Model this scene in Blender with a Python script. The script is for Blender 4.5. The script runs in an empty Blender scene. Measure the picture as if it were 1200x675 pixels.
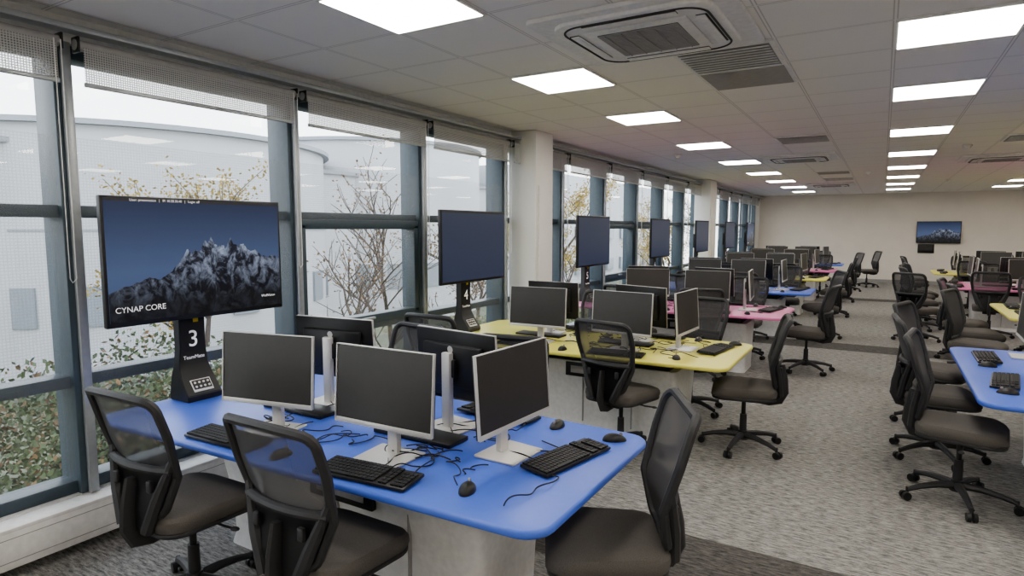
import bpy, bmesh, math, random
from mathutils import Matrix, Vector
random.seed(7)
scene = bpy.context.scene
try:
    scene.view_settings.view_transform = 'AgX'
    scene.view_settings.look = 'AgX - Medium High Contrast'
except Exception as ex:
    print(ex)
COL = scene.collection
H = 2.82; WX = -3.7; BY = 22.8; FY = -2.75; RX = 8.0; TT = 0.73

# ------------------------------------------------------------ materials
def mat(name, col, rough=0.5, metal=0.0, var=0.06, scale=30.0, bump=0.0, spec=0.5, emit=None, es=0.0):
    m = bpy.data.materials.new(name); m.use_nodes = True
    nt = m.node_tree; N = nt.nodes; L = nt.links
    b = N['Principled BSDF']
    tc = N.new('ShaderNodeTexCoord'); nz = N.new('ShaderNodeTexNoise')
    nz.inputs['Scale'].default_value = scale; nz.inputs['Detail'].default_value = 4
    L.new(tc.outputs['Object'], nz.inputs['Vector'])
    cr = N.new('ShaderNodeValToRGB')
    c0 = [max(0, c*(1-var)) for c in col]; c1 = [min(1, c*(1+var)) for c in col]
    cr.color_ramp.elements[0].position = 0.3; cr.color_ramp.elements[1].position = 0.7
    cr.color_ramp.elements[0].color = (*c0, 1); cr.color_ramp.elements[1].color = (*c1, 1)
    L.new(nz.outputs['Fac'], cr.inputs['Fac']); L.new(cr.outputs['Color'], b.inputs['Base Color'])
    b.inputs['Roughness'].default_value = rough; b.inputs['Metallic'].default_value = metal
    b.inputs['Specular IOR Level'].default_value = spec
    if bump:
        bp = N.new('ShaderNodeBump'); bp.inputs['Strength'].default_value = bump; bp.inputs['Distance'].default_value = 0.002
        L.new(nz.outputs['Fac'], bp.inputs['Height']); L.new(bp.outputs['Normal'], b.inputs['Normal'])
    if emit:
        b.inputs['Emission Color'].default_value = (*emit, 1); b.inputs['Emission Strength'].default_value = es
    return m

def clear_mix(name, col, opac, rough=0.6, grid=0.0):
    m = bpy.data.materials.new(name); m.use_nodes = True
    nt = m.node_tree; N = nt.nodes; L = nt.links
    b = N['Principled BSDF']; b.inputs['Base Color'].default_value = (*col, 1); b.inputs['Roughness'].default_value = rough
    tr = N.new('ShaderNodeBsdfTransparent'); mx = N.new('ShaderNodeMixShader')
    L.new(tr.outputs[0], mx.inputs[1]); L.new(b.outputs[0], mx.inputs[2]); L.new(mx.outputs[0], N['Material Output'].inputs[0])
    if grid:
        tc = N.new('ShaderNodeTexCoord'); sp = N.new('ShaderNodeSeparateXYZ'); L.new(tc.outputs['Object'], sp.inputs[0])
        outs = []
        for ax in ('Y', 'Z'):
            mu = N.new('ShaderNodeMath'); mu.operation = 'MULTIPLY'; mu.inputs[1].default_value = 2*math.pi/grid
            L.new(sp.outputs[ax], mu.inputs[0])
            si = N.new('ShaderNodeMath'); si.operation = 'SINE'; L.new(mu.outputs[0], si.inputs[0]); outs.append(si)
        ad = N.new('ShaderNodeMath'); ad.operation = 'MAXIMUM'; L.new(outs[0].outputs[0], ad.inputs[0]); L.new(outs[1].outputs[0], ad.inputs[1])
        mr = N.new('ShaderNodeMapRange'); L.new(ad.outputs[0], mr.inputs[0])
        mr.inputs[1].default_value = -0.2; mr.inputs[2].default_value = 1.0
        mr.inputs[3].default_value = opac*0.4; mr.inputs[4].default_value = min(1, opac*1.5)
        L.new(mr.outputs[0], mx.inputs[0])
    else:
        mx.inputs[0].default_value = opac
    return m

M_frame = mat('window_frame_grey_blue', (0.062, 0.088, 0.108), 0.4)
M_silver = mat('silver_trim', (0.38, 0.40, 0.41), 0.35, 0.3)
M_white = mat('white_paint', (0.78, 0.77, 0.75), 0.6)
M_wall = mat('warm_wall_paint', (0.80, 0.75, 0.68), 0.8, var=0.02, scale=3)
M_pillar = mat('pillar_paint', (0.78, 0.77, 0.75), 0.8, var=0.02, scale=3)
M_blackp = mat('black_plastic', (0.016, 0.016, 0.017), 0.38)
M_chairp = mat('chair_plastic', (0.032, 0.032, 0.035), 0.5)
M_seat = mat('seat_fabric', (0.105, 0.096, 0.088), 0.9, var=0.2, scale=300, bump=0.3)
M_mesh = clear_mix('chair_mesh_fabric', (0.075, 0.073, 0.076), 0.76, 0.8)
M_screen = mat('monitor_screen', (0.036, 0.033, 0.030), 0.42, spec=0.8)  # base colour lifted and warmed to stand in for grey-brown reflections
M_alu = mat('brushed_aluminium', (0.66, 0.65, 0.63), 0.38, 0.35, var=0.04, scale=200)
M_key = mat('key_plastic', (0.02, 0.02, 0.022), 0.55)
M_blue = mat('blue_laminate', (0.085, 0.17, 0.66), 0.36, var=0.02)
M_yellow = mat('yellow_laminate', (0.74, 0.70, 0.17), 0.38, var=0.02)
M_pink = mat('pink_laminate', (0.74, 0.23, 0.46), 0.38, var=0.02)
M_ped = mat('pedestal_white', (0.76, 0.76, 0.75), 0.5)
M_lamp = mat('led_panel', (0.9, 0.9, 0.9), 0.5, emit=(1.0, 0.94, 0.85), es=15.5)
M_blind = clear_mix('blind_fabric', (0.46, 0.46, 0.45), 0.90, 0.8, grid=0.012)
M_scrim = clear_mix('sheer_mesh_fabric', (0.45, 0.47, 0.48), 0.15, 0.8, grid=0.016)
M_vent = mat('vent_grey', (0.36, 0.35, 0.34), 0.6)
M_dark = mat('dark_slot', (0.05, 0.048, 0.045), 0.7)
M_text = mat('white_print', (0.8, 0.8, 0.8), 0.5, emit=(0.8, 0.8, 0.8), es=0.35)
M_sticker = mat('yellow_sticker', (0.8, 0.6, 0.02), 0.5)

def glass():
    m = bpy.data.materials.new('window_glass'); m.use_nodes = True
    nt = m.node_tree; N = nt.nodes; L = nt.links
    for n in list(N):
        if n.type != 'OUTPUT_MATERIAL': N.remove(n)
    o = [n for n in N if n.type == 'OUTPUT_MATERIAL'][0]
    t = N.new('ShaderNodeBsdfTransparent'); t.inputs[0].default_value = (0.92, 0.95, 0.96, 1)
    g = N.new('ShaderNodeBsdfGlossy'); g.inputs['Roughness'].default_value = 0.01
    lw = N.new('ShaderNodeLayerWeight'); lw.inputs[0].default_value = 0.5
    pw = N.new('ShaderNodeMath'); pw.operation = 'POWER'; pw.inputs[1].default_value = 4.0; L.new(lw.outputs['Facing'], pw.inputs[0])
    mr = N.new('ShaderNodeMapRange'); mr.inputs[3].default_value = 0.06; mr.inputs[4].default_value = 0.75; L.new(pw.outputs[0], mr.inputs[0])
    mx = N.new('ShaderNodeMixShader'); L.new(mr.outputs[0], mx.inputs[0]); L.new(t.outputs[0], mx.inputs[1]); L.new(g.outputs[0], mx.inputs[2])
    L.new(mx.outputs[0], o.inputs[0])
    return m
M_glass = glass()

def carpet():
    m = bpy.data.materials.new('carpet'); m.use_nodes = True
    nt = m.node_tree; N = nt.nodes; L = nt.links; b = N['Principled BSDF']; b.inputs['Roughness'].default_value = 0.95
    b.inputs['Specular IOR Level'].default_value = 0.1
    tc = N.new('ShaderNodeTexCoord')
    mp = N.new('ShaderNodeMapping'); mp.inputs['Scale'].default_value = (9, 40, 1); L.new(tc.outputs['Object'], mp.inputs[0])
    n1 = N.new('ShaderNodeTexNoise'); n1.inputs['Scale'].default_value = 1.6; n1.inputs['Detail'].default_value = 6; n1.inputs['Roughness'].default_value = 0.78
    L.new(mp.outputs[0], n1.inputs['Vector'])
    cr = N.new('ShaderNodeValToRGB'); e = cr.color_ramp.elements
    e[0].position = 0.36; e[0].color = (0.095, 0.095, 0.098, 1); e[1].position = 0.64; e[1].color = (0.44, 0.425, 0.40, 1)
    L.new(n1.outputs['Fac'], cr.inputs[0])
    sp = N.new('ShaderNodeSeparateXYZ'); L.new(tc.outputs['Object'], sp.inputs[0])
    a = N.new('ShaderNodeMath'); a.operation = 'SUBTRACT'; a.inputs[1].default_value = 2.75; L.new(sp.outputs['Y'], a.inputs[0])
    f = N.new('ShaderNodeMath'); f.operation = 'DIVIDE'; f.inputs[1].default_value = 7.0; L.new(a.outputs[0], f.inputs[0])
    fr = N.new('ShaderNodeMath'); fr.operation = 'FRACT'; L.new(f.outputs[0], fr.inputs[0])
    lt = N.new('ShaderNodeMath'); lt.operation = 'LESS_THAN'; lt.inputs[1].default_value = 0.085; L.new(fr.outputs[0], lt.inputs[0])
    mx = N.new('ShaderNodeMix'); mx.data_type = 'RGBA'; mx.blend_type = 'MULTIPLY'
    L.new(lt.outputs[0], mx.inputs[0]); L.new(cr.outputs[0], mx.inputs[6]); mx.inputs[7].default_value = (0.40, 0.39, 0.39, 1)
    L.new(mx.outputs[2], b.inputs['Base Color'])
    n2 = N.new('ShaderNodeTexNoise'); n2.inputs['Scale'].default_value = 400; L.new(tc.outputs['Object'], n2.inputs['Vector'])
    bp = N.new('ShaderNodeBump'); bp.inputs['Strength'].default_value = 0.4; bp.inputs['Distance'].default_value = 0.003
    L.new(n2.outputs['Fac'], bp.inputs['Height']); L.new(bp.outputs[0], b.inputs['Normal'])
    return m

def ceil_mat():
    m = bpy.data.materials.new('ceiling_tiles'); m.use_nodes = True
    nt = m.node_tree; N = nt.nodes; L = nt.links; b = N['Principled BSDF']; b.inputs['Roughness'].default_value = 0.85
    tc = N.new('ShaderNodeTexCoord'); sp = N.new('ShaderNodeSeparateXYZ'); L.new(tc.outputs['Object'], sp.inputs[0])
    ds = []
    for ax, off in (('X', 0.0), ('Y', 3.94)):
        s = N.new('ShaderNodeMath'); s.operation = 'SUBTRACT'; s.inputs[1].default_value = off; L.new(sp.outputs[ax], s.inputs[0])
        d = N.new('ShaderNodeMath'); d.operation = 'DIVIDE'; d.inputs[1].default_value = 0.6; L.new(s.outputs[0], d.inputs[0])
        f = N.new('ShaderNodeMath'); f.operation = 'FRACT'; L.new(d.outputs[0], f.inputs[0])
        c = N.new('ShaderNodeMath'); c.operation = 'SUBTRACT'; c.inputs[1].default_value = 0.5; L.new(f.outputs[0], c.inputs[0])
        ab = N.new('ShaderNodeMath'); ab.operation = 'ABSOLUTE'; L.new(c.outputs[0], ab.inputs[0]); ds.append(ab)
    mx = N.new('ShaderNodeMath'); mx.operation = 'MAXIMUM'; L.new(ds[0].outputs[0], mx.inputs[0]); L.new(ds[1].outputs[0], mx.inputs[1])
    cr = N.new('ShaderNodeValToRGB'); e = cr.color_ramp.elements
    e[0].position = 0.478; e[0].color = (0.87, 0.845, 0.81, 1)
    e[1].position = 0.486; e[1].color = (0.46, 0.44, 0.42, 1)
    x = e.new(0.492); x.color = (0.87, 0.845, 0.81, 1)
    L.new(mx.outputs[0], cr.inputs[0]); L.new(cr.outputs[0], b.inputs['Base Color'])
    return m

def screen_sky(lo, hi, es):
    m = bpy.data.materials.new('screen_backdrop'); m.use_nodes = True
    nt = m.node_tree; N = nt.nodes; L = nt.links; b = N['Principled BSDF']
    b.inputs['Base Color'].default_value = (0.01, 0.01, 0.012, 1); b.inputs['Roughness'].default_value = 0.3
    tc = N.new('ShaderNodeTexCoord'); sp = N.new('ShaderNodeSeparateXYZ'); L.new(tc.outputs['Object'], sp.inputs[0])
    mr = N.new('ShaderNodeMapRange'); mr.inputs[1].default_value = -0.05; mr.inputs[2].default_value = 0.3; L.new(sp.outputs['Z'], mr.inputs[0])
    cr = N.new('ShaderNodeValToRGB'); cr.color_ramp.elements[0].color = (*lo, 1); cr.color_ramp.elements[1].color = (*hi, 1)
    L.new(mr.outputs[0], cr.inputs[0]); L.new(cr.outputs[0], b.inputs['Emission Color']); b.inputs['Emission Strength'].default_value = es
    return m
M_sky = screen_sky((0.10, 0.15, 0.29), (0.025, 0.042, 0.11), 0.66)
M_desk = screen_sky((0.036, 0.048, 0.090), (0.030, 0.042, 0.082), 0.8)

def mountain_mat():
    m = bpy.data.materials.new('screen_mountain'); m.use_nodes = True
    nt = m.node_tree; N = nt.nodes; L = nt.links; b = N['Principled BSDF']
    b.inputs['Base Color'].default_value = (0.01, 0.01, 0.012, 1); b.inputs['Roughness'].default_value = 0.3
    tc = N.new('ShaderNodeTexCoord')
    mp = N.new('ShaderNodeMapping'); mp.inputs['Scale'].default_value = (9, 1, 7); mp.inputs['Rotation'].default_value = (0, 0.75, 0)
    L.new(tc.outputs['Object'], mp.inputs[0])
    n = N.new('ShaderNodeTexNoise'); n.inputs['Scale'].default_value = 1.6; n.inputs['Detail'].default_value = 12; n.inputs['Roughness'].default_value = 0.72; n.inputs['Distortion'].default_value = 0.6
    L.new(mp.outputs[0], n.inputs['Vector'])
    cr = N.new('ShaderNodeValToRGB'); e = cr.color_ramp.elements
    e[0].position = 0.45; e[0].color = (0.008, 0.011, 0.026, 1); e[1].position = 0.62; e[1].color = (0.40, 0.47, 0.62, 1)
    L.new(n.outputs['Fac'], cr.inputs[0])
    sp = N.new('ShaderNodeSeparateXYZ'); L.new(tc.outputs['Object'], sp.inputs[0])
    mr = N.new('ShaderNodeMapRange'); mr.inputs[1].default_value = -0.24; mr.inputs[2].default_value = 0.05; L.new(sp.outputs['Z'], mr.inputs[0])
    mr.inputs[3].default_value = 0.05; mr.inputs[4].default_value = 0.75
    L.new(mr.outputs[0], b.inputs['Emission Strength']); L.new(cr.outputs[0], b.inputs['Emission Color'])
    return m
M_mtn = mountain_mat()

# ------------------------------------------------------------ mesh builder
class MB:
    def __init__(s): s.bm = bmesh.new(); s.mats = []
    def mi(s, m):
        if m not in s.mats: s.mats.append(m)
        return s.mats.index(m)
    def add(s, t, m, M=None):
        i = s.mi(m)
        for f in t.faces: f.material_index = i; f.smooth = True
        if M is not None: t.transform(M)
        me = bpy.data.meshes.new('tmp'); t.to_mesh(me); t.free()
        s.bm.from_mesh(me); bpy.data.meshes.remove(me)
    def box(s, c, d, m, M=None, bev=0.0, seg=2, rot=None):
        t = bmesh.new(); bmesh.ops.create_cube(t, size=1.0)
        bmesh.ops.scale(t, vec=d, verts=t.verts)
        if bev: bmesh.ops.bevel(t, geom=t.edges[:], offset=bev, segments=seg, affect='EDGES', profile=0.5)
        if rot is not None: t.transform(rot)
        t.transform(Matrix.Translation(c)); s.add(t, m, M)
    def cyl(s, p0, p1, r0, r1, m, seg=16, M=None):
        p0 = Vector(p0); p1 = Vector(p1); d = p1-p0
        t = bmesh.new(); bmesh.ops.create_cone(t, cap_ends=True, segments=seg, radius1=r0, radius2=r1, depth=d.length)
        q = d.to_track_quat('Z', 'Y').to_matrix().to_4x4()
        t.transform(Matrix.Translation((p0+p1)/2) @ q); s.add(t, m, M)
    def ell(s, c, r, m, M=None, seg=16):
        t = bmesh.new(); bmesh.ops.create_uvsphere(t, u_segments=seg, v_segments=seg//2, radius=1)
        bmesh.ops.scale(t, vec=r, verts=t.verts); t.transform(Matrix.Translation(c)); s.add(t, m, M)
    def prism(s, poly, z0, z1, m, M=None, bev=0.0, seg=3):
        t = bmesh.new()
        vs = [t.verts.new((p[0], p[1], z0)) for p in poly]; f = t.faces.new(vs)
        r = bmesh.ops.extrude_face_region(t, geom=[f])
        bmesh.ops.translate(t, vec=(0, 0, z1-z0), verts=[v for v in r['geom'] if isinstance(v, bmesh.types.BMVert)])
        bmesh.ops.recalc_face_normals(t, faces=t.faces)
        if bev:
            es = [e for e in t.edges if abs(e.verts[0].co.z-e.verts[1].co.z) < 1e-5]
            bmesh.ops.bevel(t, geom=es, offset=bev, segments=seg, affect='EDGES', profile=0.5)
        s.add(t, m, M)
    def tube(s, pts, r, m, M=None, seg=8, closed=False, flat=1.0):
        t = bmesh.new(); P = [Vector(p) for p in pts]; n = len(P); rings = []
        rr = r if isinstance(r, (list, tuple)) else [r]*n
        prev = None
        for i in range(n):
            if closed: d = P[(i+1) % n]-P[i-1]
            else: d = P[min(i+1, n-1)]-P[max(i-1, 0)]
            d.normalize()
            if prev is None:
                a = d.cross(Vector((0, 1, 0)) if abs(d.y) < 0.9 else Vector((1, 0, 0))); a.normalize()
            else:
                a = prev-d*prev.dot(d); a.normalize()
            prev = a; b = d.cross(a)
            rings.append([t.verts.new(P[i]+a*math.cos(2*math.pi*k/seg)*rr[i]+b*math.sin(2*math.pi*k/seg)*rr[i]*flat) for k in range(seg)])
        for i in range(n if closed else n-1):
            A = rings[i]; B = rings[(i+1) % n]
            for k in range(seg): t.faces.new((A[k], A[(k+1) % seg], B[(k+1) % seg], B[k]))
        if not closed:
            t.faces.new(rings[0][::-1]); t.faces.new(rings[-1])
        bmesh.ops.recalc_face_normals(t, faces=t.faces); s.add(t, m, M)
    def surf(s, fn, nu, nv, m, M=None, thick=0.0):
        t = bmesh.new(); g = [[t.verts.new(fn(i/nu, j/nv)) for j in range(nv+1)] for i in range(nu+1)]
        for i in range(nu):
            for j in range(nv): t.faces.new((g[i][j], g[i+1][j], g[i+1][j+1], g[i][j+1]))
        if thick: bmesh.ops.solidify(t, geom=t.faces[:], thickness=thick)
        s.add(t, m, M)
    def quad(s, pts, m, M=None):
        t = bmesh.new(); t.faces.new([t.verts.new(p) for p in pts]); s.add(t, m, M)
    def mesh(s, name, ang=0.6):
        me = bpy.data.meshes.new(name); s.bm.to_mesh(me); s.bm.free()
        for m in s.mats: me.materials.append(m)
        try: me.set_sharp_from_angle(angle=ang)
        except Exception: pass
        return me
    def obj(s, name, loc=(0, 0, 0), rz=0.0, ang=0.6): return place(s.mesh(name, ang), name, loc, rz)

def place(me, name, loc=(0, 0, 0), rz=0.0):
    o = bpy.data.objects.new(name, me); COL.objects.link(o); o.location = loc; o.rotation_euler = (0, 0, rz); return o

def rpoly(pts, r, n=6):
    out = []; N_ = len(pts)
    for i in range(N_):
        p = Vector(pts[i]); a = Vector(pts[i-1]); b = Vector(pts[(i+1) % N_])
        da = (a-p).normalized(); db = (b-p).normalized()
        ang = da.angle(db); tt = r/math.tan(ang/2)
        s0 = p+da*tt; s1 = p+db*tt; bis = (da+db).normalized(); c = p+bis*(r/math.sin(ang/2))
        a0 = math.atan2(s0.y-c.y, s0.x-c.x); a1 = math.atan2(s1.y-c.y, s1.x-c.x)
        d = (a1-a0+math.pi) % (2*math.pi)-math.pi
        for k in range(n+1):
            q = a0+d*k/n; out.append((c.x+r*math.cos(q), c.y+r*math.sin(q)))
    return out

def text(body, size, parent, loc, rot, m, name='caption'):
    c = bpy.data.curves.new(name, 'FONT'); c.body = body; c.size = size; c.align_x = 'CENTER'; c.align_y = 'CENTER'; c.extrude = 0.0005
    c.materials.append(m); o = bpy.data.objects.new(name, c); COL.objects.link(o)
    o.parent = parent; o.location = loc; o.rotation_euler = rot; return o

# ------------------------------------------------------------ room shell
b = MB(); b.box(((RX-4)/2, (BY+FY)/2, -0.05), (RX+4, BY-FY, 0.1), carpet()); b.obj('floor')
b = MB(); b.box(((RX-4)/2, (BY+FY)/2, H+0.05), (RX+4, BY-FY, 0.1), ceil_mat()); b.obj('ceiling')
b = MB(); b.box(((RX-4)/2, BY+0.1, H/2), (RX+4, 0.2, H+0.2), M_wall); b.obj('wall_back')
b = MB(); b.box(((RX-4)/2, FY-0.1, H/2), (RX+4, 0.2, H+0.2), M_wall); b.obj('wall_front')
b = MB(); b.box((RX+0.1, (BY+FY)/2, H/2), (0.2, BY-FY, H+0.2), M_wall); b.obj('wall_right')
SILL = 0.27; HEAD = 2.68
b = MB()
b.box((WX-0.13, (BY+FY)/2, SILL/2), (0.26, BY-FY, SILL), M_white)
b.box((WX-0.13, (BY+FY)/2, (H+HEAD)/2), (0.26, BY-FY, H-HEAD), M_white)
b.box((WX-0.13, (BY+21.95)/2, H/2), (0.24, BY-21.95, H), M_white)
b.obj('wall_left')
# perimeter casing under the windows, broken at the pillars
for n, (ya, yb) in enumerate(((FY+0.01, 6.12), (6.56, 14.29), (14.91, BY-0.03))):
    b = MB(); ym = (ya+yb)/2; L_ = yb-ya
    b.box((WX+0.072, ym, 0.155), (0.138, L_, 0.19), M_white, bev=0.008)
    b.box((WX+0.072, ym, SILL-0.016), (0.138, L_, 0.022), M_white, bev=0.005)
    for z in (0.10, 0.215): b.box((WX+0.1415, ym, z), (0.002, L_-0.01, 0.004), M_vent)
    y = ya+0.5
    while y < yb-0.5:
        b.cyl((WX+0.09, y, 0.001), (WX+0.09, y, 0.07), 0.018, 0.018, M_white, 10); b.box((WX+0.1425, y+0.4, 0.155), (0.003, 0.004, 0.19), M_vent)
        y += 1.45
    b.obj('trim_%d' % (n+3))
b = MB(); b.box(((RX-3.7)/2, BY-0.012, 0.05), (RX+3.5, 0.024, 0.1), M_vent); b.obj('baseboard_back')
b = MB(); b.box((RX-0.012, (BY+FY)/2, 0.05), (0.024, BY-FY-0.06, 0.1), M_vent); b.obj('baseboard_right')

# windows
edges = [1.6+1.45*i for i in range(-3, 15)]
def window(i, y0, y1, opening):
    b = MB(); w = y1-y0
    b.box((WX-0.10, y0, (SILL+HEAD)/2), (0.22, 0.085, HEAD-SILL), M_frame, bev=0.004)
    b.box((WX+0.025, y0+0.012, (SILL+HEAD)/2), (0.03, 0.045, HEAD-SILL), M_silver, bev=0.004)
    for z, hh in ((SILL+0.035, 0.07), (0.89, 0.065), (1.81, 0.065), (HEAD-0.035, 0.07)):
        b.box((WX-0.10, (y0+y1)/2, z), (0.14, w-0.075, hh), M_frame, bev=0.004)
    x = WX-0.13
    b.quad([(x, y0+0.03, SILL+0.05), (x, y1-0.03, SILL+0.05), (x, y1-0.03, HEAD-0.05), (x, y0+0.03, HEAD-0.05)], M_glass)
    if opening:
        a, c = y0+0.07, y1-0.07; zz0, zz1 = 0.95, 1.75
        for z in (zz0, zz1): b.box((WX-0.06, (a+c)/2, z), (0.12, c-a+0.06, 0.075), M_frame, bev=0.008)
        for yy in (a, c): b.box((WX-0.06, yy, (zz0+zz1)/2), (0.12, 0.07, zz1-zz0), M_frame, bev=0.008)
        b.box((WX+0.015, (a+c)/2, zz0+0.01), (0.03, 0.14, 0.02), M_silver, bev=0.004)
    b.obj('window_%d' % i)
for i in range(len(edges)-1): window(i+1, edges[i], edges[i+1], i % 4 == 0 or i == 9)
b = MB(); b.box((WX-0.1, 21.92, (SILL+HEAD)/2), (0.2, 0.07, HEAD-SILL), M_frame); b.obj('trim_1')

for i in range(len(edges)-1):
    y0, y1 = edges[i]+0.03, edges[i+1]-0.03; ym = (y0+y1)/2
    b = MB()
    b.cyl((0, -(y1-y0)/2, 0), (0, (y1-y0)/2, 0), 0.028, 0.028, M_vent, 14)
    b.box((0, -(y1-y0)/2+0.008, 0), (0.07, 0.012, 0.08), M_blackp, bev=0.004); b.box((0, (y1-y0)/2-0.008, 0), (0.07, 0.012, 0.08), M_blackp, bev=0.004)
    b.quad([(0.025, -(y1-y0)/2+0.03, 0), (0.025, (y1-y0)/2-0.03, 0), (0.025, (y1-y0)/2-0.03, -0.19), (0.025, -(y1-y0)/2+0.03, -0.19)], M_blind)
    b.box((0.025, 0, -0.20), (0.012, y1-y0-0.05, 0.022), M_silver, bev=0.003)
    b.tube([(0.045, (y1-y0)/2-0.02, 0), (0.045, (y1-y0)/2-0.02, -1.2), (0.045, (y1-y0)/2-0.04, -1.22), (0.045, (y1-y0)/2-0.05, -1.2), (0.045, (y1-y0)/2-0.05, 0)], 0.0025, M_white, seg=5)
    b.obj('roller_blind', (WX+0.09, ym, 2.66))
    if i in (1, 2, 3, 4, 5):
        b = MB(); b.quad([(0, -(y1-y0)/2+0.02, SILL+0.07), (0, (y1-y0)/2-0.02, SILL+0.07), (0, (y1-y0)/2-0.02, 2.20), (0, -(y1-y0)/2+0.02, 2.20)], M_scrim)
        b.obj('sheer_mesh_screen', (WX-0.005, ym, 0))
b = MB(); b.box((WX+0.09, (FY+BY)/2, 2.735), (0.09, BY-FY-0.02, 0.03), M_silver, bev=0.003); b.obj('trim_2')

for y0, y1 in ((6.13, 6.55), (14.3, 14.9)):
    b = MB(); b.box(((WX-3.38)/2-0.02, (y0+y1)/2, H/2), (abs(WX+3.38)+0.04, y1-y0, H-0.002), M_pillar, bev=0.01)
    b.cyl((-3.36, y0+0.04, 0.3), (-3.36, y0+0.04, 2.2), 0.008, 0.008, M_white, 8)
    b.obj('pillar')

# ------------------------------------------------------------ ceiling fittings
b = MB(); b.box((0, 0, -0.006), (0.598, 0.598, 0.012), M_white, bev=0.002); b.box((0, 0, -0.013), (0.565, 0.565, 0.004), M_lamp)
me_l = b.mesh('ceiling_light_panel')
LY = [-1.36, 0.64, 2.44, 4.24, 6.04, 8.44, 10.84, 13.24, 15.64, 18.04, 20.44]
for x in (-2.1, 0.3, 2.7, 5.1):
    for yy in LY: place(me_l, 'ceiling_light_panel', (x, yy, H))
def cassette():
    b = MB()
    b.prism(rpoly([(-0.53, -0.5), (0.53, -0.5), (0.53, 0.5), (-0.53, 0.5)], 0.05), -0.025, 0.0, M_white, bev=0.006)
    b.prism(rpoly([(-0.43, -0.43), (0.43, -0.43), (0.43, 0.43), (-0.43, 0.43)], 0.14), -0.045, -0.02, M_white, bev=0.008)
    pts = [(p[0], p[1], -0.046) for p in rpoly([(-0.385, -0.385), (0.385, -0.385), (0.385, 0.385), (-0.385, 0.385)], 0.13, 8)]
    b.tube(pts, 0.006, M_dark, closed=True)
    for k in range(4):
        R = Matrix.Rotation(k*math.pi/2, 4, 'Z')
        b.box((0, 0.345, -0.047), (0.5, 0.055, 0.006), M_dark, M=R, bev=0.002)
        b.box((0, 0.340, -0.052), (0.5, 0.048, 0.006), M_white, M=R, bev=0.002)
    b.box((0, 0, -0.050), (0.56, 0.56, 0.012), M_white, bev=0.005)
    b.box((0, 0, -0.0565), (0.44, 0.44, 0.002), M_dark)
    for k in range(20): b.box((0, -0.21+k*0.022, -0.060), (0.44, 0.015, 0.005), M_vent)
    for k in range(5): b.box((-0.18+k*0.09, 0, -0.064), (0.005, 0.44, 0.004), M_vent)
    return b.mesh('ceiling_air_conditioner')
me_ac = cassette()
for x, yy in ((-1.17, 3.43), (-1.17, 10.6), (-1.17, 17.4), (1.5, 12.1), (4.0, 3.5), (4.0, 10.6)): place(me_ac, 'ceiling_air_conditioner', (x, yy, H))
b = MB()
b.box((0, 0, -0.008), (0.598, 0.598, 0.016), M_white, bev=0.003); b.box((0, 0, -0.0175), (0.54, 0.54, 0.003), M_vent)
for k in range(9):
    b.box((0, -0.24+k*0.06, -0.024), (0.53, 0.050, 0.004), M_white, rot=Matrix.Rotation(0.16, 4, 'X'))
me_v = b.mesh('air_vent_grille')
for x, yy in ((-0.9, 4.24), (-0.9, 8.44), (-0.9, 15.6), (1.5, 9.6)): place(me_v, 'air_vent_grille', (x, yy, H))
b = MB(); b.box((0, 0, -0.006), (0.598, 0.598, 0.012), M_white, bev=0.002); b.box((0, 0, -0.013), (0.55, 0.55, 0.004), M_vent)
me_v2 = b.mesh('air_vent_filter_panel')
for x, yy in ((-0.9, 4.84), (-0.9, 13.8)): place(me_v2, 'air_vent_filter_panel', (x, yy, H))
b = MB(); b.cyl((0, 0, 0), (0, 0, -0.02), 0.055, 0.055, M_white, 20); b.cyl((0, 0, -0.02), (0, 0, -0.05), 0.042, 0.03, M_white, 20)
me_s = b.mesh('smoke_detector')
for x, yy in ((0.9, 10.2), (-0.3, 14.0), (1.2, 17.0), (-2.7, 9.3)): place(me_s, 'smoke_detector', (x, yy, H))

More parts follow.
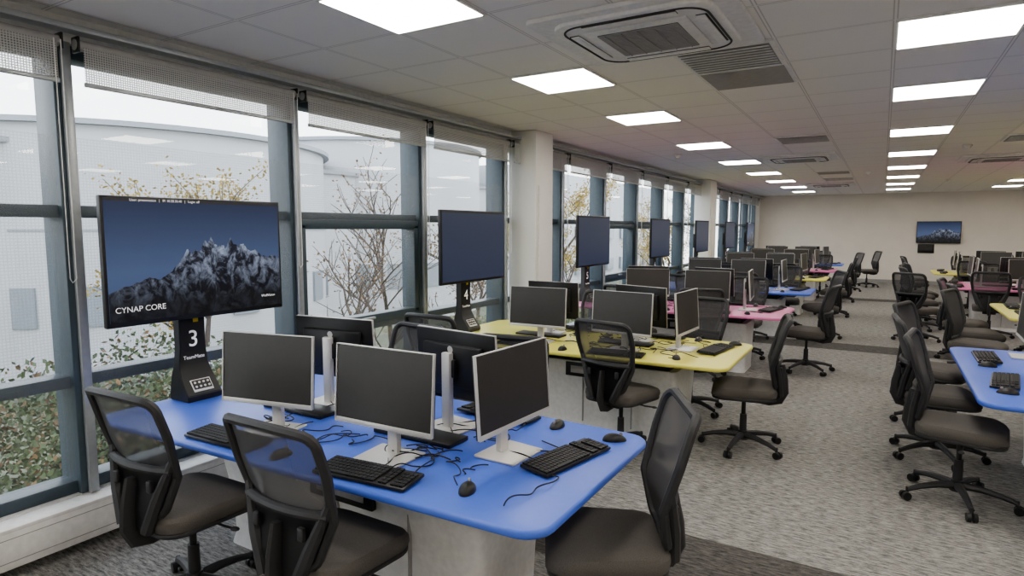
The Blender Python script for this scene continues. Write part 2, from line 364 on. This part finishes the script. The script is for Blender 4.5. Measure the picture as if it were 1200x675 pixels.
# ------------------------------------------------------------ chair
def chair_mesh():
    b = MB()
    for k in range(5):
        R = Matrix.Rotation(k*2*math.pi/5+0.3, 4, 'Z')
        b.tube([(0.02, 0, 0.105), (0.12, 0, 0.105), (0.22, 0, 0.09), (0.30, 0, 0.068)], [0.028, 0.022, 0.018, 0.015], M_chairp, M=R, seg=8)
        b.cyl((0.30, 0, 0.085), (0.30, 0, 0.03), 0.010, 0.010, M_chairp, 8, M=R)
        for sg in (-1, 1): b.cyl((0.31, sg*0.007, 0.028), (0.31, sg*0.027, 0.028), 0.028, 0.026, M_blackp, 16, M=R)
    b.cyl((0, 0, 0.07), (0, 0, 0.14), 0.042, 0.036, M_chairp, 18)
    b.cyl((0, 0, 0.13), (0, 0, 0.27), 0.027, 0.025, M_chairp, 16); b.cyl((0, 0, 0.26), (0, 0, 0.40), 0.016, 0.016, M_blackp, 16)
    b.box((0, -0.03, 0.405), (0.17, 0.26, 0.045), M_chairp, bev=0.014)
    b.tube([(0.06, 0.02, 0.40), (0.2, 0.02, 0.395), (0.27, 0.02, 0.40)], 0.006, M_chairp); b.ell((0.275, 0.02, 0.40), (0.025, 0.016, 0.008), M_chairp)
    sp = rpoly([(-0.205, -0.23), (0.205, -0.23), (0.245, 0.235), (-0.245, 0.235)], 0.10, 8)
    b.prism(sp, 0.425, 0.445, M_chairp, bev=0.006)
    t = bmesh.new(); rings = []
    for sc, z in ((0.96, 0.440), (1.0, 0.450), (1.02, 0.475), (1.01, 0.498), (0.96, 0.513), (0.8, 0.522), (0.5, 0.522), (0.2, 0.518)):
        rings.append([t.verts.new((p[0]*sc, p[1]*sc, z-(0.028*max(0, (p[1]*sc-0.10)/0.14)**2 if z > 0.46 else 0))) for p in sp])
    for A, B in zip(rings, rings[1:]):
        for k in range(len(sp)): t.faces.new((A[k], A[(k+1) % len(sp)], B[(k+1) % len(sp)], B[k]))
    t.faces.new(rings[-1]); t.faces.new(rings[0][::-1]); bmesh.ops.recalc_face_normals(t, faces=t.faces); b.add(t, M_seat)
    def by(x, z):
        k = (z-0.52)/0.5
        return -0.235-0.075*k*k-0.012*k+0.028*math.exp(-((z-0.68)/0.09)**2)+0.85*x*x
    Z0, Z1 = 0.53, 1.04
    ks = [(Z0, 0.150), (0.70, 0.208), (0.88, 0.236), (Z1, 0.226)]
    out = rpoly([(-0.150, Z0), (0.150, Z0), (0.208, 0.70), (0.238, 0.88), (0.228, Z1), (-0.228, Z1), (-0.238, 0.88), (-0.208, 0.70)], 0.05, 4)
    b.tube([(x, by(x, z), z) for x, z in out], 0.019, M_chairp, closed=True, seg=8)
    def W(z):
        for (a, p), (c, q) in zip(ks, ks[1:]):
            if z <= c: return p+(q-p)*(z-a)/(c-a)
        return 0.226
    def mesh_fn(u, v):
        z = Z0+(Z1-Z0)*v; x = (u*2-1)*W(z)*0.985; return (x, by(x, z)+0.004, z)
    b.surf(mesh_fn, 12, 14, M_mesh)
    def lum(u, v):
        z = 0.46+0.27*v; w = 0.095+0.095*v**0.8; x = (u*2-1)*w
        return (x, by(x, max(z, 0.5))-0.026, z)
    b.surf(lum, 12, 10, M_chairp, thick=0.016)
    b.tube([(x/10*W(0.73), by(x/10*W(0.73), 0.73)-0.018, 0.73) for x in range(-10, 11)], 0.018, M_chairp)
    for sg in (-1, 1):
        b.tube([(sg*0.085, by(0.1, 0.50)-0.026, 0.46), (sg*0.145, by(0.14, 0.60)-0.028, 0.60), (sg*W(0.75), by(W(0.75), 0.75)-0.008, 0.77)], [0.028, 0.026, 0.016], M_chairp)
        b.box((sg*0.12, by(0.12, 0.66)-0.045, 0.66), (0.03, 0.02, 0.05), M_chairp, bev=0.006)
    b.tube([(0, -0.08, 0.40), (0, -0.18, 0.392), (0, -0.245, 0.41), (0, -0.272, 0.47), (0, by(0, 0.56)-0.034, 0.56), (0, by(0, 0.66)-0.034, 0.68)], [0.032, 0.038, 0.044, 0.046, 0.044, 0.032], M_chairp, seg=10, flat=0.45)
    return b.mesh('office_chair')
ME_CHAIR = chair_mesh()
def chair(x, y, az): place(ME_CHAIR, 'office_chair', (x, y, 0), math.radians(az-90))

# ------------------------------------------------------------ monitor (faces -Y)
def monitor_mesh():
    b = MB()
    T = Matrix.Translation((0, 0, 0.135)) @ Matrix.Rotation(math.radians(-4), 4, 'X')
    b.box((0, 0.002, 0.175), (0.53, 0.018, 0.345), M_blackp, M=T, bev=0.004)
    b.box((0, 0.022, 0.175), (0.40, 0.028, 0.22), M_blackp, M=T, bev=0.012)
    b.box((0, -0.0085, 0.182), (0.514, 0.002, 0.318), M_screen, M=T)
    b.box((0, -0.0085, 0.011), (0.531, 0.006, 0.022), M_alu, M=T, bev=0.002)
    for sx in (-1, 1): b.box((sx*0.2635, -0.006, 0.175), (0.005, 0.015, 0.345), M_alu, M=T)
    b.box((0, -0.006, 0.3465), (0.531, 0.015, 0.004), M_alu, M=T)
    b.cyl((0, 0.037, 0.26), (0, 0.0375, 0.26), 0.018, 0.018, M_alu, 20, M=T)
    b.box((0, 0.075, 0.19), (0.055, 0.032, 0.38), M_alu, bev=0.006)
    b.box((0, 0.05, 0.30), (0.09, 0.05, 0.09), M_blackp, bev=0.008)
    b.prism(rpoly([(-0.115, -0.07), (0.115, -0.07), (0.125, 0.14), (-0.125, 0.14)], 0.012), 0.0, 0.009, M_alu, bev=0.002)
    return b.mesh('computer_monitor')
ME_MON = monitor_mesh()
def monitor(x, y, facing, z=TT): place(ME_MON, 'computer_monitor', (x, y, z+0.001), math.radians(facing+90))

def keyboard_mesh():
    b = MB(); T = Matrix.Translation((0, 0, 0.004)) @ Matrix.Rotation(math.radians(3.5), 4, 'X')
    b.box((0, 0, 0.009), (0.445, 0.148, 0.014), M_blackp, M=T, bev=0.004)
    for r in range(6):
        yy = 0.058-r*0.0225
        for c in range(22):
            x = -0.205+c*0.0195
            if c in (15, 18) or (r == 0 and c > 18) or (r == 5 and 4 <= c <= 8): continue
            b.box((x, yy, 0.0195), (0.0165, 0.0185, 0.008), M_key, M=T)
        if r == 5: b.box((-0.205+6*0.0195, yy, 0.0195), (0.095, 0.0185, 0.008), M_key, M=T)
    return b.mesh('keyboard', 0.5)
ME_KB = keyboard_mesh()
def keyboard(x, y, az, z=TT): place(ME_KB, 'keyboard', (x, y, z+0.001), math.radians(az))
def mouse_mesh():
    b = MB(); t = bmesh.new(); bmesh.ops.create_uvsphere(t, u_segments=20, v_segments=12, radius=1)
    for v in t.verts:
        z = max(0, v.co.z); v.co = Vector((v.co.x*0.032, v.co.y*0.057, z*0.034*(1-0.15*v.co.y)))
    b.add(t, M_blackp); b.cyl((-0.004, 0.03, 0.031), (0.004, 0.03, 0.031), 0.008, 0.008, M_vent, 10)
    return b.mesh('computer_mouse')
ME_MOUSE = mouse_mesh()
def mouse(x, y, az, z=TT): place(ME_MOUSE, 'computer_mouse', (x, y, z+0.001), math.radians(az))

# ------------------------------------------------------------ table
def table(x0, x1, cy, hw_wall, hw_end, M_top):
    b = MB(); s = 1 if x1 > x0 else -1
    poly = [(x0, cy-hw_wall), (x1, cy-hw_end), (x1, cy+hw_end), (x0, cy+hw_wall)]
    if s < 0: poly = poly[::-1]
    b.prism(rpoly(poly, 0.11, 8), TT-0.032, TT, M_top, bev=0.012)
    pa, pb = (x0+0.5*s, x1-0.42*s); cx = (pa+pb)/2; L = abs(pb-pa)
    w = min(hw_wall, hw_end)*0.56
    def lane(z): return w*(0.72+0.28*(z/0.62)**2)
    t = bmesh.new(); rings = []
    for z in (0.0, 0.05, 0.12, 0.25, 0.38, 0.50, 0.60):
        ww = lane(z) if z > 0.04 else w*0.8; ll = L/2-0.02*(1-z)
        rings.append([t.verts.new((cx+px, cy+py, z)) for px, py in rpoly([(-ll, -ww), (ll, -ww), (ll, ww), (-ll, ww)], 0.05, 4)])
    for A, B in zip(rings, rings[1:]):
        for k in range(len(A)): t.faces.new((A[k], A[(k+1) % len(A)], B[(k+1) % len(A)], B[k]))
    t.faces.new(rings[-1]); t.faces.new(rings[0][::-1]); bmesh.ops.recalc_face_normals(t, faces=t.faces); b.add(t, M_ped)
    b.box((cx, cy, 0.63), (L*0.92, w*1.8, 0.07), M_blackp, bev=0.006)
    for xx in (cx-L*0.35, cx+L*0.35): b.box((xx, cy, 0.685), (0.06, min(hw_wall, hw_end)*1.7, 0.03), M_blackp, bev=0.004)
    for sg in (-1, 1):
        b.box((cx+0.1, cy+sg*(w*0.93+0.004), 0.53), (0.40, 0.03, 0.12), M_blackp, bev=0.006)
        b.box((cx+0.1, cy+sg*(w*0.93+0.020), 0.53), (0.30, 0.004, 0.06), M_vent, bev=0.001)
        for k in (-1, 0.1, 1): b.box((cx+k*L*0.28, cy+sg*(w*0.86+0.002), 0.30), (0.006, 0.02, 0.44), M_vent)
    for k in (-0.27, 0.17): b.box((cx+k*L*1.1, cy, TT+0.010), (0.46, 0.15, 0.020), M_blackp, bev=0.004)
    return b.obj('meeting_table')

def cables(cx0, cx1, cy, n, seed):
    rnd = random.Random(seed)
    cu = bpy.data.curves.new('monitor_cables', 'CURVE'); cu.dimensions = '3D'; cu.bevel_depth = 0.0028; cu.bevel_resolution = 1
    for k in range(n):
        sp = cu.splines.new('NURBS'); sd = rnd.choice((-1, 1)); x = rnd.uniform(cx0, cx1); yy = cy+sd*0.08
        m = rnd.randint(6, 9); sp.points.add(m-1); px, py = x, yy
        for j in range(m):
            px = min(cx1+0.2, max(cx0-0.1, px+rnd.uniform(-0.11, 0.11))); py += sd*rnd.uniform(-0.03, 0.09)
            py = cy+sd*min(abs(py-cy), 0.42)
            sp.points[j].co = (px, py, TT+0.006+(rnd.uniform(0, 0.035) if j % 3 == 1 else 0), 1)
        sp.order_u = 4; sp.use_endpoint_u = True
    cu.materials.append(M_blackp); o = bpy.data.objects.new('monitor_cables', cu); COL.objects.link(o)

# ------------------------------------------------------------ TV + post
def tv_mesh(W, Hh, kind):
    b = MB()
    b.box((0, 0.02, 0), (W, 0.035, Hh), M_blackp, bev=0.005)
    b.box((0, 0.05, -0.03), (W*0.7, 0.04, Hh*0.6), M_blackp, bev=0.01)
    w, h = W-0.03, Hh-0.035; o = 0.006
    b.box((0, 0.0015, o), (w, 0.002, h), M_sky if kind == 'm' else M_desk)
    if kind == 'm':
        rid = [(-.5, -.24), (-.42, -.19), (-.35, -.16), (-.30, -.13), (-.24, -.15), (-.19, -.10), (-.14, -.02), (-.11, .04), (-.09, .10), (-.075, .06), (-.04, .09), (-.02, .07), (0, .13), (.015, .17), (.03, .14), (.05, .20), (.065, .15), (.09, .11),
               (.12, .14), (.135, .09), (.17, .19), (.185, .14), (.22, .12), (.25, .14), (.27, .09), (.30, .06), (.33, .07), (.37, .02), (.41, .0), (.45, .02), (.5, -.02)]
        z0 = -h/2+o
        rnd = random.Random(3); pts = []
        for (a, p), (c, q) in zip(rid, rid[1:]):
            for k in range(4):
                f = k/4; pts.append((a+(c-a)*f, p-0.02+(q-p)*f+rnd.uniform(-.008, .008)))
        pts.append(rid[-1])
        for (a, p), (c, q) in zip(pts, pts[1:]):
            b.quad([(a*w, 0.0, z0), (c*w, 0.0, z0), (c*w, 0.0, q*h+o), (a*w, 0.0, p*h+o)], M_mtn)
    b.box((0, -0.0006, h/2+o-0.008), (w, 0.001, 0.014), M_dark)
    return b.mesh('television_screen')
ME_TV = tv_mesh(1.06, 0.675, 'm'); ME_TV2 = tv_mesh(1.06, 0.675, 'd')
def tv_pod(x, cy, num, kind, face=1):
    rz = math.radians(90*face)
    tv = place(ME_TV if kind == 'm' else ME_TV2, 'television_screen', (x, cy, 1.548), rz)
    rt = (math.pi/2, 0, 0)
    if kind == 'm':
        text('CYNAP CORE', 0.042, tv, (-0.36, -0.003, -0.25), rt, M_text, 'screen_caption')
        text('User: presentation   |   IP: 10.20.30.40   |   Login: off', 0.018, tv, (-0.2, -0.003, 0.318), rt, M_text, 'screen_caption')
        text('WolfVision', 0.022, tv, (0.42, -0.003, -0.25), rt, M_text, 'screen_caption')
    b = MB()
    t = bmesh.new()
    prof = [(0.105, -0.12, 0.0, 0.06), (0.105, -0.12, 0.035, 0.06), (0.100, -0.05, 0.13, 0.05), (0.088, -0.02, 0.20, 0.04), (0.078, -0.02, 0.30, 0.04), (0.078, -0.02, 0.60, 0.04)]
    rings = []
    for hw_, yf, z, yb in prof: rings.append([t.verts.new(v) for v in ((-hw_, yf, z), (hw_, yf, z), (hw_, yb, z), (-hw_, yb, z))])
    for A, B in zip(rings, rings[1:]):
        for k in range(4): t.faces.new((A[k], A[(k+1) % 4], B[(k+1) % 4], B[k]))
    t.faces.new(rings[-1]); t.faces.new(rings[0][::-1]); bmesh.ops.recalc_face_normals(t, faces=t.faces)
    bmesh.ops.bevel(t, geom=t.edges[:], offset=0.004, segments=2, affect='EDGES'); b.add(t, M_blackp)
    R = Matrix.Translation((0, -0.088, 0.083)) @ Matrix.Rotation(-0.636, 4, 'X')
    b.box((0, 0, 0), (0.12, 0.006, 0.078), M_ped, M=R, bev=0.002)
    b.box((0, -0.002, 0.004), (0.108, 0.006, 0.058), M_dark, M=R, bev=0.002)
    for k in range(8): b.cyl((-0.039+0.026*(k % 4), -0.003, 0.016-0.026*(k//4)), (-0.039+0.026*(k % 4), -0.008, 0.016-0.026*(k//4)), 0.007, 0.007, M_ped, 10, M=R)
    b.box((0, 0.025, 0.72), (0.3, 0.03, 0.3), M_blackp, bev=0.006)
    b.box((0.02, -0.022, 0.455), (0.03, 0.004, 0.02), M_sticker)
    p = b.obj('television_stand', (x-0.115, cy-0.03, TT+0.001), rz)
    text(num, 0.135, p, (0.0, -0.0235, 0.345), rt, M_text, 'number_label')
    text('TeamMate', 0.03, p, (0.0, -0.0235, 0.24), rt, M_text, 'maker_label')

# ------------------------------------------------------------ left pods
XW, XE = -3.53, -0.895
pods = [(2.2, M_blue, '3', 'm'), (4.95, M_yellow, '4', 'd'), (7.8, M_pink, '5', 'd'), (10.7, M_blue, '6', 'd'), (13.6, M_yellow, '7', 'd'), (16.4, M_pink, '8', 'd'), (19.2, M_blue, '9', 'm')]
for n, (cy, mt, num, kind) in enumerate(pods):
    table(XW, XE, cy+0.02, 0.67, 0.56, mt)
    tv_pod(-3.33, cy-0.10, num, kind)
    r = (lambda a: random.uniform(-a, a)) if n else (lambda a: 0)
    monitor(-2.52+r(.04), cy-0.32, -78+r(12))
    monitor(-1.79+r(.05), cy-0.30, -88+r(10))
    monitor(-1.33, cy+0.04, -4+r(10))
    monitor(-2.66+r(.04), cy+0.26, 98+r(10))
    monitor(-1.80+r(.05), cy+0.26, 82+r(10))
    keyboard(-2.58+r(.03), cy-0.495, 2+r(5)); keyboard(-1.72+r(.04), cy-0.465, 6+r(5))
    keyboard(-1.115, cy+0.11, 78+r(6)); keyboard(-2.5, cy+0.49, 180+r(5)); keyboard(-1.7, cy+0.48, 178+r(5))
    mouse(-1.30, cy-0.37, 20); mouse(-1.03, cy+0.44, -60); mouse(-2.20, cy-0.5, 0); mouse(-1.35, cy+0.48, 180)
    if n < 4: cables(-2.7, -1.25, cy, 36 if n < 2 else 10, n+11)

chair(-2.66, 1.56, 92); chair(-1.80, 1.62, 90); chair(-0.89, 2.20, 208); chair(-1.9, 2.95, -80); chair(-2.75, 3.0, -95)
chair(-3.0, 4.0, 90); chair(-1.66, 4.38, 78); chair(-0.87, 4.97, 190); chair(-2.5, 5.78, -90); chair(-1.5, 5.76, -100)
for n, cy in enumerate((7.8, 10.7, 13.6, 16.4, 19.2)):
    r = lambda a: random.uniform(-a, a)
    chair(-1.75+r(.1), cy-0.64, 88+r(25)); chair(-2.65+r(.1), cy-0.70, 90+r(20))
    chair(-2.5+r(.1), cy+0.80, -90+r(20)); chair(-1.45+r(.2), cy+0.80, -95+r(25))
    chair(-0.74+r(.06), cy+0.35*(n == 0)+r(.1), 190+r(20))
chair(-0.35, 20.8, 200)

# ------------------------------------------------------------ right pods
def rpod(x0, cy, hw, mt, mo=0.08):
    x1 = x0+2.7; table(x1, x0, cy, hw, hw*0.95, mt)
    for dy in (-0.35, 0.5):
        keyboard(x0+0.2, cy+dy, -95+random.uniform(-5, 5)); monitor(x0+0.44, cy+dy+mo, 178+random.uniform(-4, 4)); mouse(x0+0.17, cy+dy-0.32, 90)
    for dx in (1.1, 1.8):
        monitor(x0+dx, cy-hw+0.42, -90+random.uniform(-15, 15)); keyboard(x0+dx, cy-hw+0.18, 0)
        monitor(x0+dx, cy+hw-0.42, 90+random.uniform(-15, 15)); keyboard(x0+dx, cy+hw-0.18, 180)
rpod(0.52, 5.3, 1.05, M_blue, 0.22); rpod(1.25, 9.4, 0.9, M_yellow); rpod(0.95, 13.3, 0.85, M_pink); rpod(1.0, 17.0, 0.8, M_yellow)
chair(0.48, 4.66, -8); chair(0.42, 5.50, 4); chair(0.46, 6.45, -18); chair(1.3, 4.10, 95); chair(1.6, 6.8, -90)
chair(0.92, 8.1, -20); chair(1.02, 9.0, 5); chair(0.98, 9.9, -12); chair(2.0, 8.2, 90); chair(1.9, 10.7, -90)
chair(0.60, 12.5, 10); chair(0.62, 13.4, -10); chair(0.70, 14.1, 8); chair(1.5, 12.1, 80); chair(1.7, 14.5, -90)
chair(0.70, 16.6, 0); chair(0.72, 17.5, 10); chair(1.6, 15.9, 90); chair(1.7, 18.1, -90); chair(0.5, 11.2, 60)
chair(2.4, 19.8, -90); chair(2.9, 20.4, -60)

place(tv_mesh(1.12, 0.66, 'm'), 'television_screen', (1.44, BY-0.09, 1.60), 0)
b = MB(); b.box((0, 0, 0), (0.42, 0.03, 0.28), M_blackp, bev=0.004); b.box((0, -0.017, 0.02), (0.34, 0.004, 0.16), M_dark); b.obj('wall_control_panel', (1.15, BY-0.02, 1.1))

# ------------------------------------------------------------ exterior
M_bld = mat('building_render', (0.44, 0.455, 0.475), 0.8, var=0.04, scale=0.4)
M_bcap = mat('building_parapet', (0.26, 0.28, 0.31), 0.6)
M_bwin = mat('building_window', (0.22, 0.25, 0.28), 0.3)
M_ground = mat('outdoor_ground', (0.12, 0.13, 0.09), 0.95, var=0.4, scale=0.6)
M_bark = mat('bark', (0.075, 0.058, 0.046), 0.9, var=0.3)
M_lg = mat('leaf_green', (0.060, 0.085, 0.032), 0.7, var=0.5, scale=2)
M_ly = mat('leaf_yellow', (0.28, 0.21, 0.05), 0.7, var=0.4, scale=2)
M_lr = mat('leaf_rust', (0.16, 0.10, 0.045), 0.7, var=0.4, scale=2)
b = MB(); b.box((-40, 25, -4.05), (72, 130, 0.1), M_ground); b.obj('outdoor_ground')
b = MB()
b.box((-33, 12, 0.4), (12, 60, 8.8), M_bld); b.box((-33, 60, 1.4), (14, 36, 10.8), M_bld)
b.cyl((-33, 17, -4), (-33, 17, 5.5), 9.5, 9.5, M_bld, 64); b.cyl((-32, 33, -4), (-32, 33, 6.9), 8, 8, M_bld, 64)
b.cyl((-33, 17, 5.5), (-33, 17, 5.7), 9.8, 9.8, M_bcap, 64); b.cyl((-32, 33, 6.9), (-32, 33, 7.1), 8.2, 8.2, M_bcap, 64)
for (cx, cy_, R_, z_) in ((-33, 17, 9.53, 1.6), (-32, 33, 8.03, 2.4)): b.cyl((cx, cy_, z_), (cx, cy_, z_+0.08), R_, R_, M_bcap, 64)
b.box((-33, 12, 4.87), (12.4, 60.4, 0.2), M_bcap)
for z in (-2.2, 1.2):
    yy = -16
    while yy < 78:
        if not (6 < yy < 41): b.box((-26.9 if yy < 42 else -25.9, yy, z), (0.3, 1.8, 1.3), M_bwin)
        yy += 4.0
for a in range(-50, 51, 16):
    q = math.radians(a)
    for (cx, cy_, R_) in ((-33, 17, 9.5), (-32, 33, 8)):
        b.box((cx+R_*math.cos(q), cy_+R_*math.sin(q), -1.2), (0.16, 1.2, 1.5), M_bwin, rot=Matrix.Rotation(q, 4, 'Z'))
for px in (3.5, 4.6): b.cyl((-31, px, 4.8), (-31, px, 6.2), 0.35, 0.35, M_bcap, 16)
b.obj('outdoor_building')

def tree(name, x, y, h, spread, ml, nleaf, seed, z0=-4.0, leaf=0.11):
    rnd = random.Random(seed); b = MB(); tips = []
    def br(p, d, L, r, lev):
        pts = [p]; q = p.copy(); dd = d.copy()
        for k in range(4):
            dd = (dd+Vector((rnd.uniform(-.18, .18), rnd.uniform(-.18, .18), rnd.uniform(-.05, .12)))).normalized(); q = q+dd*L/4; pts.append(q.copy())
        b.tube(pts, [r, r*.9, r*.8, r*.7, r*.55], M_bark, seg=5)
        if lev == 0: tips.extend(pts[1:]); return
        for k in range(4 if lev > 1 else 5):
            a = rnd.uniform(0, 6.28); o = rnd.choice(pts[2:]); nd = (dd*0.75+Vector((math.cos(a), math.sin(a), rnd.uniform(.0, .5)))*spread).normalized()
            br(o, nd, L*rnd.uniform(.55, .75), r*.5, lev-1)
    br(Vector((0, 0, 0)), Vector((0, 0, 1)), h*0.5, h*0.016, 3)
    i = b.mi(ml); vs = b.bm
    for k in range(nleaf):
        c = rnd.choice(tips)+Vector((rnd.gauss(0, .16), rnd.gauss(0, .16), rnd.gauss(0, .16)))
        u = Vector((rnd.uniform(-1, 1), rnd.uniform(-1, 1), rnd.uniform(-1, 1))).normalized(); v = u.orthogonal().normalized()
        s_ = leaf*rnd.uniform(.6, 1.2)
        f = vs.faces.new([vs.verts.new(c+u*s_*.5), vs.verts.new(c+v*s_*.3), vs.verts.new(c-u*s_*.5), vs.verts.new(c-v*s_*.3)]); f.material_index = i
    b.obj(name, (x, y, z0))
tree('outdoor_tree', -15, 9.3, 6.8, 0.55, M_ly, 3500, 1)
tree('outdoor_tree', -12.5, 11.8, 6.3, 0.8, M_lr, 200, 2)
tree('outdoor_tree', -14, 15.5, 7.0, 0.7, M_lr, 400, 9)
tree('outdoor_tree', -12, 25, 7.8, 0.7, M_ly, 6000, 4)
tree('outdoor_tree', -14, 20, 6.5, 0.8, M_lr, 2500, 5)
tree('outdoor_tree', -11, 36, 7.5, 0.7, M_ly, 5000, 6)
tree('outdoor_tree', -12, 55, 8.5, 0.7, M_lg, 5000, 7)
def bush(x, y, rx, ry, rz_, n, seed, ml, zb=-4.0):
    rnd = random.Random(seed); b = MB(); b.cyl((0, 0, 0), (0, 0, rz_*0.8), 0.1, 0.05, M_bark, 8); i = b.mi(ml); j = b.mi(M_lr); vs = b.bm
    bl = [(Vector((rnd.uniform(-.6, .6)*rx, rnd.uniform(-.6, .6)*ry, rz_*rnd.uniform(.35, .8))), rnd.uniform(.4, .6)) for _ in range(14)]
    for k in range(n):
        c0, rr = rnd.choice(bl); d = Vector((rnd.gauss(0, 1), rnd.gauss(0, 1), rnd.gauss(0, 1))).normalized()*rnd.uniform(.7, 1.05)
        c = c0+Vector((d.x*rx*rr, d.y*ry*rr, d.z*rz_*rr*0.6))
        u = Vector((rnd.uniform(-1, 1), rnd.uniform(-1, 1), rnd.uniform(-1, 1))).normalized(); v = u.orthogonal().normalized(); s_ = rnd.uniform(.04, .08)
        f = vs.faces.new([vs.verts.new(c+u*s_*.6), vs.verts.new(c+v*s_*.35), vs.verts.new(c-u*s_*.6), vs.verts.new(c-v*s_*.35)]); f.material_index = j if rnd.random() < .2 else i
    b.obj('outdoor_shrub', (x, y, zb))
bush(-7.4, 0.8, 1.6, 2.0, 4.2, 30000, 21, M_lg); bush(-8.0, 3.8, 1.6, 1.8, 4.0, 28000, 22, M_lg); bush(-8.2, 7.0, 1.6, 2.0, 3.6, 18000, 23, M_lg)
bush(-8.4, 12, 1.6, 2.5, 3.4, 12000, 24, M_lg); bush(-8.5, -1.5, 1.8, 1.8, 3.8, 12000, 25, M_lg); bush(-8.4, 18, 1.6, 3.0, 3.2, 10000, 26, M_lg)

# ------------------------------------------------------------ world
w = bpy.data.worlds.new('overcast_sky'); scene.world = w; w.use_nodes = True
nt = w.node_tree; bg = nt.nodes['Background']
tc = nt.nodes.new('ShaderNodeTexCoord'); sp = nt.nodes.new('ShaderNodeSeparateXYZ'); nt.links.new(tc.outputs['Generated'], sp.inputs[0])
cr = nt.nodes.new('ShaderNodeValToRGB'); cr.color_ramp.elements[0].color = (0.97, 0.97, 0.98, 1); cr.color_ramp.elements[1].color = (0.84, 0.90, 1.0, 1)
nt.links.new(sp.outputs['Z'], cr.inputs[0]); nt.links.new(cr.outputs[0], bg.inputs['Color']); bg.inputs['Strength'].default_value = 4.0

# ------------------------------------------------------------ camera
cam = bpy.data.cameras.new('camera'); co = bpy.data.objects.new('camera', cam); COL.objects.link(co)
cam.sensor_width = 36; cam.lens = 36*719/1200; cam.clip_end = 300
co.location = (0, 0, 1.72); co.rotation_euler = (math.radians(90-5.56), 0, math.radians(31.07))
scene.camera = co
